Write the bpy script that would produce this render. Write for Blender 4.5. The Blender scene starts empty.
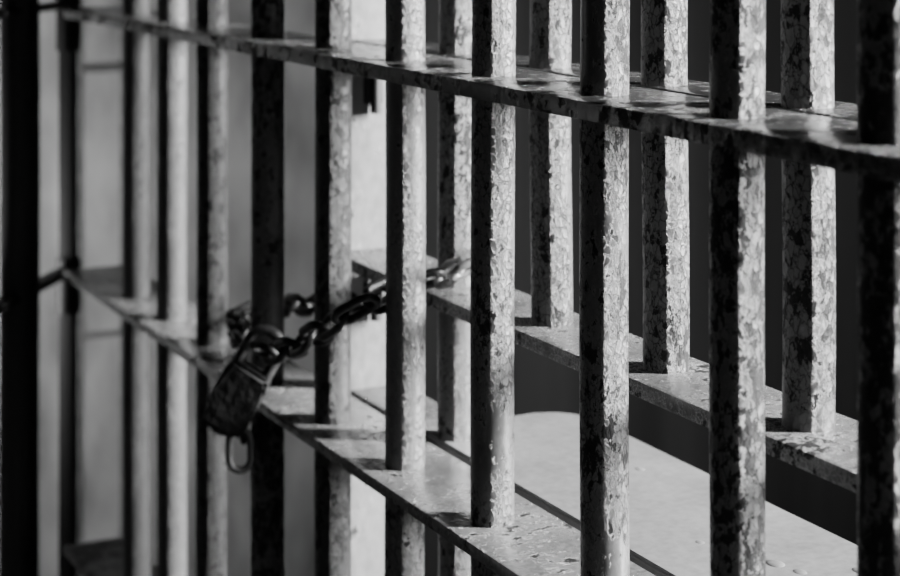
import bpy, bmesh, math, random
from mathutils import Vector, Matrix, noise as mnoise
random.seed(4)
S=bpy.context.scene; COL=S.collection
F=1800.0; VPX,VPY=-470.0,-88.0; EYE=1.45
A=math.atan2(450-VPX,F); CA,SA=math.cos(A),math.sin(A)
U0=(493-450)/F; Z0=1.227
NF=Z0*(U0*CA+SA)                     # n of the front row
def W(n,d,z): return Vector((CA*n-SA*d, SA*n+CA*d, z))
def d_at(px,off):
    u=(px-450)/F; Z=(NF+off)/(u*CA+SA); return -SA*u*Z+CA*Z
def PW(px,py,off):
    u=(px-450)/F; Z=(NF+off)/(u*CA+SA); return Vector((u*Z,Z,EYE-(py-VPY)/F*Z))

# ---------------- materials
def N(nt,t,**k):
    n=nt.nodes.new(t)
    for a,v in k.items(): setattr(n,a,v)
    return n
def ramp(nt,fac,stops):
    r=N(nt,'ShaderNodeValToRGB'); e=r.color_ramp.elements
    while len(e)<len(stops): e.new(.5)
    for i,(p,c) in enumerate(stops): e[i].position=p; e[i].color=(c,c,c,1)
    nt.links.new(fac,r.inputs[0]); return r.outputs[0]
def mathn(nt,op,a,b):
    m=N(nt,'ShaderNodeMath',operation=op)
    for i,v in enumerate((a,b)):
        if isinstance(v,(int,float)): m.inputs[i].default_value=v
        else: nt.links.new(v,m.inputs[i])
    return m.outputs[0]
def paint(name,light,dark,thr,scale=120,crack=.5,rough=.33,zs=.6,bump=.95,crscale=260,crw=.075,patch=.45,cellw=.2,bd=.0007,lo=.65,hi=1.35,fine=.10,wave=.6,edge=.7,spec=.75):
    m=bpy.data.materials.new(name); m.use_nodes=True; nt=m.node_tree; L=nt.links
    b=nt.nodes['Principled BSDF']; b.inputs['Specular IOR Level'].default_value=spec
    tc=N(nt,'ShaderNodeTexCoord'); oi=N(nt,'ShaderNodeObjectInfo')
    mp=N(nt,'ShaderNodeMapping'); mp.inputs['Scale'].default_value=(1,1,zs)
    L.new(tc.outputs['Object'],mp.inputs['Vector'])
    cv=N(nt,'ShaderNodeCombineXYZ')
    r7=mathn(nt,'MULTIPLY',oi.outputs['Random'],7.0)
    for i in range(3): L.new(r7,cv.inputs[i])
    L.new(cv.outputs[0],mp.inputs['Location'])
    V=mp.outputs[0]
    def noise(sc,det,ro=.5):
        n=N(nt,'ShaderNodeTexNoise'); n.inputs['Scale'].default_value=sc; n.inputs['Detail'].default_value=det; n.inputs['Roughness'].default_value=ro
        L.new(V,n.inputs['Vector']); return n
    n1=noise(scale,9,.72); n2=noise(scale*.16,4); n3=noise(scale*2.6,5); n4=noise(75,2)
    ad=N(nt,'ShaderNodeVectorMath',operation='MULTIPLY_ADD'); L.new(n1.outputs['Color'],ad.inputs[0]); ad.inputs[1].default_value=(.009,.009,.009); L.new(V,ad.inputs[2])
    vo=N(nt,'ShaderNodeTexVoronoi',feature='DISTANCE_TO_EDGE'); vo.inputs['Scale'].default_value=crscale; L.new(ad.outputs[0],vo.inputs['Vector'])
    wv=mathn(nt,'ADD',vo.outputs['Distance'],mathn(nt,'MULTIPLY',mathn(nt,'SUBTRACT',n3.outputs['Fac'],.5),.12))
    cr=ramp(nt,wv,[(0,0),(crw,1)])
    crm=mathn(nt,'MULTIPLY',ramp(nt,n2.outputs['Fac'],[(.32,0),(.5,1)]),crack)
    crk=mathn(nt,'MULTIPLY',mathn(nt,'SUBTRACT',1.0,cr),crm)
    vc=N(nt,'ShaderNodeTexVoronoi',feature='F1'); vc.inputs['Scale'].default_value=crscale; L.new(ad.outputs[0],vc.inputs['Vector'])
    sx=N(nt,'ShaderNodeSeparateColor'); L.new(vc.outputs['Color'],sx.inputs[0])
    cell=mathn(nt,'MULTIPLY',mathn(nt,'SUBTRACT',sx.outputs[0],.5),cellw*crack)
    comb=mathn(nt,'ADD',n1.outputs['Fac'],mathn(nt,'MULTIPLY',mathn(nt,'SUBTRACT',n2.outputs['Fac'],.5),patch))
    comb=mathn(nt,'ADD',comb,cell)
    fl=ramp(nt,comb,[(thr-.010,0),(thr+.010,1)])      # 1 = bare metal
    mask=mathn(nt,'MAXIMUM',fl,crk)
    tone=N(nt,'ShaderNodeMapRange'); tone.inputs['To Min'].default_value=light*lo; tone.inputs['To Max'].default_value=light*hi
    tone.inputs['From Min'].default_value=.34; tone.inputs['From Max'].default_value=.66
    L.new(mathn(nt,'ADD',mathn(nt,'MULTIPLY',n2.outputs['Fac'],.6),mathn(nt,'MULTIPLY',n3.outputs['Fac'],.4)),tone.inputs['Value'])
    ed=ramp(nt,comb,[(thr-.045,0),(thr-.012,1)])
    tn=mathn(nt,'MULTIPLY',tone.outputs[0],mathn(nt,'ADD',mathn(nt,'MULTIPLY',ed,edge),1.0))
    mx=N(nt,'ShaderNodeMix',data_type='RGBA')
    L.new(mask,mx.inputs[0]); L.new(tn,mx.inputs[6])
    dk=ramp(nt,n3.outputs['Fac'],[(.35,dark*.4),(.75,dark*3)]); L.new(dk,mx.inputs[7])
    L.new(mx.outputs[2],b.inputs['Base Color'])
    rg=N(nt,'ShaderNodeMapRange'); rg.inputs['To Min'].default_value=rough; rg.inputs['To Max'].default_value=.6
    L.new(mask,rg.inputs['Value']); L.new(rg.outputs[0],b.inputs['Roughness'])
    sp=N(nt,'ShaderNodeMapRange'); sp.inputs['To Min'].default_value=spec; sp.inputs['To Max'].default_value=.25
    L.new(mask,sp.inputs['Value']); L.new(sp.outputs[0],b.inputs['Specular IOR Level'])
    h=mathn(nt,'ADD',mathn(nt,'MULTIPLY',mask,-1.0),mathn(nt,'MULTIPLY',n3.outputs['Fac'],fine))
    h=mathn(nt,'ADD',h,mathn(nt,'MULTIPLY',n4.outputs['Fac'],wave))
    h=mathn(nt,'ADD',h,mathn(nt,'MULTIPLY',ed,.4))
    curl=mathn(nt,'MULTIPLY',mathn(nt,'MULTIPLY',ramp(nt,vo.outputs['Distance'],[(0,1),(.35,0)]),crm),.5)
    h=mathn(nt,'ADD',h,curl)
    bp=N(nt,'ShaderNodeBump'); bp.inputs['Strength'].default_value=bump; bp.inputs['Distance'].default_value=bd
    L.new(h,bp.inputs['Height']); L.new(bp.outputs[0],b.inputs['Normal'])
    return m
def plain(name,c,rough,metal=0,ns=90,var=.5,bump=.2,zs=1,bd=.001):
    m=bpy.data.materials.new(name); m.use_nodes=True; nt=m.node_tree; L=nt.links; b=nt.nodes['Principled BSDF']
    tc=N(nt,'ShaderNodeTexCoord'); n=N(nt,'ShaderNodeTexNoise'); n.inputs['Scale'].default_value=ns; n.inputs['Detail'].default_value=6
    mp=N(nt,'ShaderNodeMapping'); mp.inputs['Scale'].default_value=(1,1,zs); L.new(tc.outputs['Object'],mp.inputs[0])
    L.new(mp.outputs[0],n.inputs['Vector'])
    L.new(ramp(nt,n.outputs['Fac'],[(.3,c*(1-var)),(.7,c*(1+var))]),b.inputs['Base Color'])
    b.inputs['Roughness'].default_value=rough; b.inputs['Metallic'].default_value=metal
    bp=N(nt,'ShaderNodeBump'); bp.inputs['Strength'].default_value=bump; bp.inputs['Distance'].default_value=bd
    L.new(n.outputs['Fac'],bp.inputs['Height']); L.new(bp.outputs[0],b.inputs['Normal'])
    return m
M=dict(
 bar_dim=paint('bar paint, dull and dark',.06,.006,.56,100,.7,.45,spec=.4),  # dimness of a half-lit bar put into tone and gloss
 bar_grey=paint('bar paint, dull grey',.028,.004,.57,100,.7,.42,spec=.4),  # weakly lit bar: its shade is in the paint tone
 bar_shade=paint('bar paint, blackened',.020,.003,.56,100,.7,.42,spec=.4),  # darker copy of the paint; this bar's shadow is in the colour
 bar_far=paint('bar paint, dusty grey',.038,.005,.64,90,.4,.5,spec=.3),  # far bars dimmed by colour in place of weaker light
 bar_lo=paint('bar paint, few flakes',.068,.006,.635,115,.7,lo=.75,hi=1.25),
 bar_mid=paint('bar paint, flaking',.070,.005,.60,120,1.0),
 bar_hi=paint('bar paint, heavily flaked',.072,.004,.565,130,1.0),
 bar_worn_shade=paint('bar paint, mostly worn away',.062,.004,.52,130,1.0,.35),  # real flaking, increased so the dark area also gives the bar's shade
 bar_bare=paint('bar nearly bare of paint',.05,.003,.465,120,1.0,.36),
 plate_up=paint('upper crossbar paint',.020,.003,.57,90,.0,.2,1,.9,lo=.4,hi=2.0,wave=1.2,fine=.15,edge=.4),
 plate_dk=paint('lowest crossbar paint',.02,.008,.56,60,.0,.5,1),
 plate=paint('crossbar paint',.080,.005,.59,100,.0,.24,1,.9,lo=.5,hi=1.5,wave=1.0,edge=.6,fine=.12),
 platehi=paint('crossbar paint chipped',.095,.005,.57,120,.2,.26,1,.9,240,lo=.5,hi=1.5,wave=1.0,edge=.6,fine=.12),
 shelf=paint('shelf paint',.135,.03,.72,70,.0,.38,1,.7,60,lo=.75,hi=1.25,fine=.06,wave=.5,edge=.3,spec=.5),
 post=paint('post paint',.13,.02,.64,55,.0,.4,bump=.7,edge=.3,spec=.4,lo=.6),
 black=plain('blackened bar paint',.004,.6),  # near-black: backlit shade of the side grille put into colour; pins are dark
 chain=plain('chain steel',.022,.48,.7,120,.7,.5),
 chain_lit=plain('chain steel worn pale',.18,.42,.7,120,.5,.3),  # paler copy of the steel, bright light on the right-hand links painted in
 chaind=plain('chain steel blackened',.006,.65,.0),
 lock=plain('padlock dark steel',.005,.55,.2,90,.9,.7,1,.003),
 steel=plain('padlock shackle steel',.05,.48,.8,120,.6,.4),
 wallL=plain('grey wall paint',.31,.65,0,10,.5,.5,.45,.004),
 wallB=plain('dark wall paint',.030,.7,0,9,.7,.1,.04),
 seam=plain('wall seam paint',.12,.6),
 floor=plain('concrete floor',.08,.8,0,20,.3),
 frame=plain('window frame paint',.12,.5),
)
# ---------------- mesh helpers
def link(name,bm,mat,parent=None,smooth=True):
    bmesh.ops.recalc_face_normals(bm,faces=bm.faces)
    me=bpy.data.meshes.new(name); bm.to_mesh(me); bm.free(); me.materials.append(mat)
    if smooth:
        for p in me.polygons: p.use_smooth=True
        try: me.set_sharp_from_angle(angle=math.radians(38))
        except Exception: pass
    o=bpy.data.objects.new(name,me); COL.objects.link(o)
    if parent: o.parent=parent
    return o
def box(bm,lo,hi,bev=0.0):
    b2=bmesh.new(); bmesh.ops.create_cube(b2,size=1)
    for v in b2.verts: v.co=Vector([lo[i]+(v.co[i]+.5)*(hi[i]-lo[i]) for i in range(3)])
    if bev: bmesh.ops.bevel(b2,geom=b2.edges[:],offset=bev,segments=2,affect='EDGES',profile=.6)
    me=bpy.data.meshes.new('t'); b2.to_mesh(me); b2.free(); bm.from_mesh(me); bpy.data.meshes.remove(me)
def tube(bm,pts,r,seg=12,closed=False):
    rings=[]; n=len(pts); prev=None
    for i,p in enumerate(pts):
        a=pts[(i-1)%n] if (closed or i>0) else p; c=pts[(i+1)%n] if (closed or i<n-1) else p
        t=(c-a).normalized()
        if prev is None:
            s=t.orthogonal().normalized()
        else: s=(prev-t*prev.dot(t)).normalized()
        prev=s; q=t.cross(s)
        rings.append([bm.verts.new(p+(s*math.cos(k*2*math.pi/seg)+q*math.sin(k*2*math.pi/seg))*r) for k in range(seg)])
    for i in range(n if closed else n-1):
        a=rings[i]; b=rings[(i+1)%n]
        off=0
        if closed and i==n-1:
            off=min(range(seg),key=lambda o:(a[0].co-b[o].co).length)
        for k in range(seg): bm.faces.new((a[k],a[(k+1)%seg],b[(k+1+off)%seg],b[(k+off)%seg]))
    if not closed: bm.faces.new(rings[0][::-1]); bm.faces.new(rings[-1])
def prism(bm,poly,z0,z1,bev=0):
    lo=[bm.verts.new((x,y,z0)) for x,y in poly]; hi=[bm.verts.new((x,y,z1)) for x,y in poly]
    bm.faces.new(lo[::-1]); f=bm.faces.new(hi); k=len(poly)
    for i in range(k): bm.faces.new((lo[i],lo[(i+1)%k],hi[(i+1)%k],hi[i]))
    if bev: bmesh.ops.bevel(bm,geom=[e for e in f.edges],offset=bev,segments=3,affect='EDGES')
def empty(name,loc,label,cat,rz=A,group=None):
    o=bpy.data.objects.new(name,None); COL.objects.link(o); o.location=loc; o.rotation_euler=(0,0,rz); o.empty_display_size=.1
    o['label']=label; o['category']=cat
    if group: o['group']=group
    return o
def bar_obj(x,y,z0,z1,r,mat,parent):
    bm=bmesh.new(); n=26; ph=random.random()*6
    pts=[Vector((0.0006*math.sin(ph+i*.9),.0006*math.cos(ph*2+i*.7),z0+(z1-z0)*i/n)) for i in range(n+1)]
    tube(bm,pts,r,48)
    o=link('bar',bm,mat,parent); o.location=(x,y,0); return o

ZT=2.3
R=.015
zU=EYE-.111; zL=EYE-.415; zM=EYE-.294
TH=.009
# ---------------- front grille
front=empty('cell_door',W(NF,0,0),'near barred cell door with flaking paint that the chain is looped through','cell door')
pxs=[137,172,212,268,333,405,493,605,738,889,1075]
mats=['bar_far','bar_far','bar_grey','bar_dim','bar_shade','bar_lo','bar_mid','bar_hi','bar_worn_shade','bar_bare','bar_hi']
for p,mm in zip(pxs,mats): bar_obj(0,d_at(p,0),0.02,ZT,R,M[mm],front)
dA=d_at(1200,0); dB=d_at(92,0)
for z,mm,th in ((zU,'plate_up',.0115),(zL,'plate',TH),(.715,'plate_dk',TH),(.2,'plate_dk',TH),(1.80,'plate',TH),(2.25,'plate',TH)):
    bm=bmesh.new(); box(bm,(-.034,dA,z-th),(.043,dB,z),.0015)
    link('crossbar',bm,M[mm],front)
# ---------------- back grille with tray slot
B=.067
back=empty('tray_slot_grille',W(NF+B,0,0),'fixed grille behind the door with an open food slot and a metal tray shelf','grille')
for p,mm in ((551,'bar_mid'),(665,'bar_hi'),(808,'bar_hi'),(995,'bar_hi')):
    bar_obj(0,d_at(p,B),zM,ZT,R,M[mm],back)
bar_obj(0,d_at(457,B),.02,ZT,R,M['bar_mid'],back)
dP=d_at(368,B)
for z,mm in ((zU,'plate_up'),(.2,'plate'),(1.80,'plate'),(2.25,'plate')):
    bm=bmesh.new(); box(bm,(-.017,d_at(1250,B),z-TH),(.033,dP,z),.0018); link('crossbar',bm,M[mm],back)
bm=bmesh.new(); box(bm,(-.033,d_at(1250,B),zM-.011),(.033,dP+.012,zM),.002); link('slot_rail',bm,M['platehi'],back)
bm=bmesh.new(); box(bm,(-.017,dP,0.02),(.020,dP+.010,ZT),.0015); link('post',bm,M['post'],back)
for z in (EYE-.155,EYE-.335):
    bm=bmesh.new(); tube(bm,[Vector((.004,dP-.008,z-.02)),Vector((.004,dP-.008,z+.02))],.005,14)
    box(bm,(-.004,dP-.006,z-.012),(.012,dP+.001,z+.012),.001)
    link('hinge_pin',bm,M['black'],back)
# shelf and its sill
x1=.122; y1=d_at(505,B+.06); y0=d_at(1250,B); rr=.035
bm=bmesh.new(); box(bm,(-.017,y1-.012,zL-TH),(.033,dP,zL),.0018); link('slot_sill',bm,M['plate'],back)
poly=[(-.017,y0),(x1,y0)]
for k in range(9):
    a=k*math.pi/16; poly.append((x1-rr+rr*math.cos(a),y1-rr+rr*math.sin(a)))
poly.append((-.017,y1))
bm=bmesh.new(); prism(bm,poly,zL-.012,zL+.001,.002)
for (px,off,r) in ((775,.12,.006),(800,.125,.0045),(640,.15,.004),(700,.10,.0035),(860,.16,.005)):
    b2=bmesh.new(); bmesh.ops.create_uvsphere(b2,u_segments=16,v_segments=10,radius=r)
    for v in b2.verts: v.co=Vector((v.co.x+off-B,v.co.y*1.3+d_at(px,off),v.co.z*.26+zL+.0005))
    me=bpy.data.meshes.new('t'); b2.to_mesh(me); b2.free(); bm.from_mesh(me); bpy.data.meshes.remove(me)
link('tray_shelf',bm,M['shelf'],back)
# ---------------- side grille at the far left
cx,cy=(68-450)/F*2.2,2.2
dirv=Vector((-.17,-.98,0)).normalized(); rz=math.atan2(dirv.y,dirv.x)
side=empty('side_grille',(cx,cy,0),'black shadowed grille at the far left corner, running toward the viewer','grille',rz)
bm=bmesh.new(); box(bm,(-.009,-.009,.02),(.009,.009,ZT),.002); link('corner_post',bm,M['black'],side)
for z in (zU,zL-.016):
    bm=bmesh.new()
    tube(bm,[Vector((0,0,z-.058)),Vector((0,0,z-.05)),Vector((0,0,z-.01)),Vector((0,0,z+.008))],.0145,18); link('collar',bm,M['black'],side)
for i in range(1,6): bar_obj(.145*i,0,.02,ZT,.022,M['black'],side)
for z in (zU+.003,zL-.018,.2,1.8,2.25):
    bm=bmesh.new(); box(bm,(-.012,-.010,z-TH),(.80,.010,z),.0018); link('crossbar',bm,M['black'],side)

# ---------------- chain
chain=empty('chain',PW(285,350,-.03),'dark steel chain looped around bars of the door and the grille','chain',0)
LO,LW,WR=.042,.0255,.0033
def link_mesh(mat):
    bm=bmesh.new(); pts=[]; r=LW/2-WR; h=LO/2-WR-r
    for k in range(10):
        a=-math.pi/2+math.pi*k/9; pts.append(Vector((h+r*math.cos(a),r*math.sin(a),0)))
    for k in range(10):
        a=math.pi/2+math.pi*k/9; pts.append(Vector((-h+r*math.cos(a),r*math.sin(a),0)))
    tube(bm,pts,WR,12,True)
    bmesh.ops.recalc_face_normals(bm,faces=bm.faces)
    me=bpy.data.meshes.new('link'); bm.to_mesh(me); bm.free(); me.materials.append(mat)
    for p in me.polygons: p.use_smooth=True
    return me
LM=link_mesh(M['chain']); LMB=link_mesh(M['chain_lit']); LMD=link_mesh(M['chaind'])
path1=[(258,350,-.036),(285,350,-.037),(312,337,-.038),(335,322,-.036),(362,306,-.026),(390,293,.002),(412,284,.018),
 (440,276,.036),(466,268,.038),(486,258,.062),(490,254,.090)]
path2=[(404,289,.030),(385,297,.032),(362,302,.029),(333,304,.032),
 (300,305,.031),(268,308,.032),(246,312,.022),(237,321,0),(239,333,-.024),(247,344,-.036)]
def cr(p0,p1,p2,p3,t):
    return .5*((2*p1)+(p2-p0)*t+(2*p0-5*p1+4*p2-p3)*t*t+(3*p1-p0-3*p2+p3)*t**3)
def place_link(c,t,roll,me=None):
    t=t.normalized(); s=t.cross(Vector((0,0,1)))
    s=s.normalized() if s.length>.05 else Vector((1,0,0)); u=s.cross(t).normalized()
    y=s*math.cos(roll)+u*math.sin(roll); z=t.cross(y)
    o=bpy.data.objects.new('link',me or LM); COL.objects.link(o)
    mtx=Matrix((t,y,z)).transposed().to_4x4(); mtx.translation=c-chain.location
    o.parent=chain; o.matrix_local=mtx
def lay(path):
    P=[PW(*p) for p in path]; fine=[]
    for i in range(len(P)-1):
        a=P[max(i-1,0)];d=P[min(i+2,len(P)-1)]
        for k in range(40): fine.append(cr(a,P[i],P[i+1],d,k/40))
    fine.append(P[-1]); ds=[0]
    for i in range(1,len(fine)): ds.append(ds[-1]+(fine[i]-fine[i-1]).length)
    pitch=LO-4*WR+.0008; nl=int(ds[-1]/pitch); pitch=ds[-1]/nl
    def at(s):
        s=max(0,min(s,ds[-1]))
        for i in range(1,len(ds)):
            if ds[i]>=s: break
        f=(s-ds[i-1])/max(1e-9,ds[i]-ds[i-1]); return fine[i-1].lerp(fine[i],f)
    for i in range(nl):
        s=(i+.5)*pitch; c=at(s); px=450+F*c.x/c.y
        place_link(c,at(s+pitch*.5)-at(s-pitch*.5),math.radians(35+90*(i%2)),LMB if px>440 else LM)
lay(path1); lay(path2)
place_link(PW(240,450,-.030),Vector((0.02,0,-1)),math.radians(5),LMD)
place_link(PW(243,421,-.022),Vector((0.05,0,-1)),math.radians(95),LMD)
place_link(PW(249,392,-.020),Vector((0.2,0,-1)),math.radians(5),LMD)
# ---------------- padlock
pl=PW(236,398,-.056)
lock=empty('padlock',pl,'dark padlock hanging from the chain on the bar at left','padlock',0)
lock.rotation_euler=(0,math.radians(29),math.radians(-4))
bm=bmesh.new()
w,h=.0205,.030
prof=[(-w*.84,-h),(w*.80,-h*1.02),(w*.96,-h*.82),(w,h*.1),(w,h*.70),(w*.84,h*.97),(-w*.84,h*1.02),(-w,h*.72),(-w*1.02,-h*.2),(-w,-h*.84)]
lo=[bm.verts.new((x,-.010,z)) for x,z in prof]; hi=[bm.verts.new((x,.010,z)) for x,z in prof]
bm.faces.new(lo); bm.faces.new(hi[::-1]); k=len(prof)
for i in range(k): bm.faces.new((lo[i],lo[(i+1)%k],hi[(i+1)%k],hi[i]))
bmesh.ops.bevel(bm,geom=bm.edges[:],offset=.004,segments=4,affect='EDGES')
for v in bm.verts: v.co+=mnoise.noise_vector(v.co*70)*.0010
link('body',bm,M['lock'],lock)
bm=bmesh.new(); pts=[]
for k in range(4): pts.append(Vector((-.0135,0,.022+.009*k)))
for k in range(1,12):
    a=math.pi-math.pi*k/12; pts.append(Vector((.0135*math.cos(a),0,.05+.0135*math.sin(a))))
for k in range(4): pts.append(Vector((.0135,0,.05-.009*k)))
tube(bm,pts,.0050,16); link('shackle',bm,M['steel'],lock)
bm=bmesh.new(); tube(bm,[Vector((0,0,-h-.002)),Vector((0,0,-h+.003))],.007,20); link('key_plug',bm,M['lock'],lock)

# ---------------- room shell
def struct(name,bm,mat):
    o=link(name,bm,mat,None,False); o.rotation_euler=(0,0,A); o['kind']='structure'; return o
nB=1.36; dE=2.9
bm=bmesh.new(); box(bm,(-1.6,-1.2,-.1),(nB+.15,dE+.15,0)); struct('floor',bm,M['floor'])
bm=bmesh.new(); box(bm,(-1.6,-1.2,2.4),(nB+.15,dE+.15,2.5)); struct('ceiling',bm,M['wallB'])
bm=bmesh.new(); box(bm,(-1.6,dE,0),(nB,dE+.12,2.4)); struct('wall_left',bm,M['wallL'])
def nw(px):
    u=(px-450)/F; Z=dE/(CA-SA*u); return CA*u*Z+SA*Z
bm=bmesh.new()
box(bm,(nw(76),dE-.006,.02),(nw(80),dE,2.38)); box(bm,(nw(120),dE-.006,.02),(nw(124),dE,2.38))
for z in (EYE-.255,EYE-.69): box(bm,(nw(80),dE-.012,z-.008),(nw(120),dE,z))
struct('trim_1',bm,M['seam'])
wz0,wz1=.85,2.28
wins=((-.4,1.0),(1.085,1.33))  # unseen openings; the pier between them is added to shade the lower rail
bm=bmesh.new(); box(bm,(nB,-1.2,0),(nB+.04,dE+.12,wz0)); box(bm,(nB,-1.2,wz1),(nB+.04,dE+.12,2.4))
edges=[-1.2]+[e for w_ in wins for e in w_]+[dE+.12]
for i in range(0,len(edges),2): box(bm,(nB,edges[i],wz0),(nB+.04,edges[i+1],wz1))
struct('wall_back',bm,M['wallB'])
for i,(a0,a1) in enumerate(wins):
    bm=bmesh.new()
    for a,b in (((a0-.012,wz0-.012),(a1+.012,wz0)),((a0-.012,wz1),(a1+.012,wz1+.012)),((a0-.012,wz0),(a0,wz1)),((a1,wz0),(a1+.012,wz1))):
        box(bm,(nB-.006,a[0],a[1]),(nB,b[0],b[1]))
    struct('window_%d'%(i+1),bm,M['frame'])
# ---------------- light: a tall bright strip of daylight outside the windows
kd=bpy.data.lights.new('daylight','AREA'); kd.shape='RECTANGLE'; kd.size=1.0; kd.size_y=8; kd.energy=33000
ko=bpy.data.objects.new('daylight',kd); COL.objects.link(ko); ko.location=(12,.2,1.2+4.6)
mw=Matrix((Vector((0,1,0)),Vector((0,0,1)),Vector((1,0,0)))).transposed(); ko.rotation_euler=mw.to_euler()
ad=bpy.data.lights.new('end_wall_fill','AREA'); ad.energy=9; ad.size=.3  # unseen fill light added to brighten the end wall
ao=bpy.data.objects.new('end_wall_fill',ad); COL.objects.link(ao); ao.location=W(.25,2.3,.9)
ao.rotation_euler=(W(.75,2.9,1.15)-ao.location).to_track_quat('-Z','Y').to_euler()
w=bpy.data.worlds.new('World'); S.world=w; w.use_nodes=True
w.node_tree.nodes['Background'].inputs[0].default_value=(1,1,1,1); w.node_tree.nodes['Background'].inputs[1].default_value=.014
# ---------------- camera
cd=bpy.data.cameras.new('camera'); cd.sensor_width=36; cd.lens=F/900*36; cd.shift_y=-(288-VPY)/900; cd.clip_start=.02
cd.dof.use_dof=True; cd.dof.focus_distance=1.12; cd.dof.aperture_fstop=7.5
co=bpy.data.objects.new('camera',cd); COL.objects.link(co); co.location=(0,0,EYE); co.rotation_euler=(math.pi/2,0,0)
S.camera=co
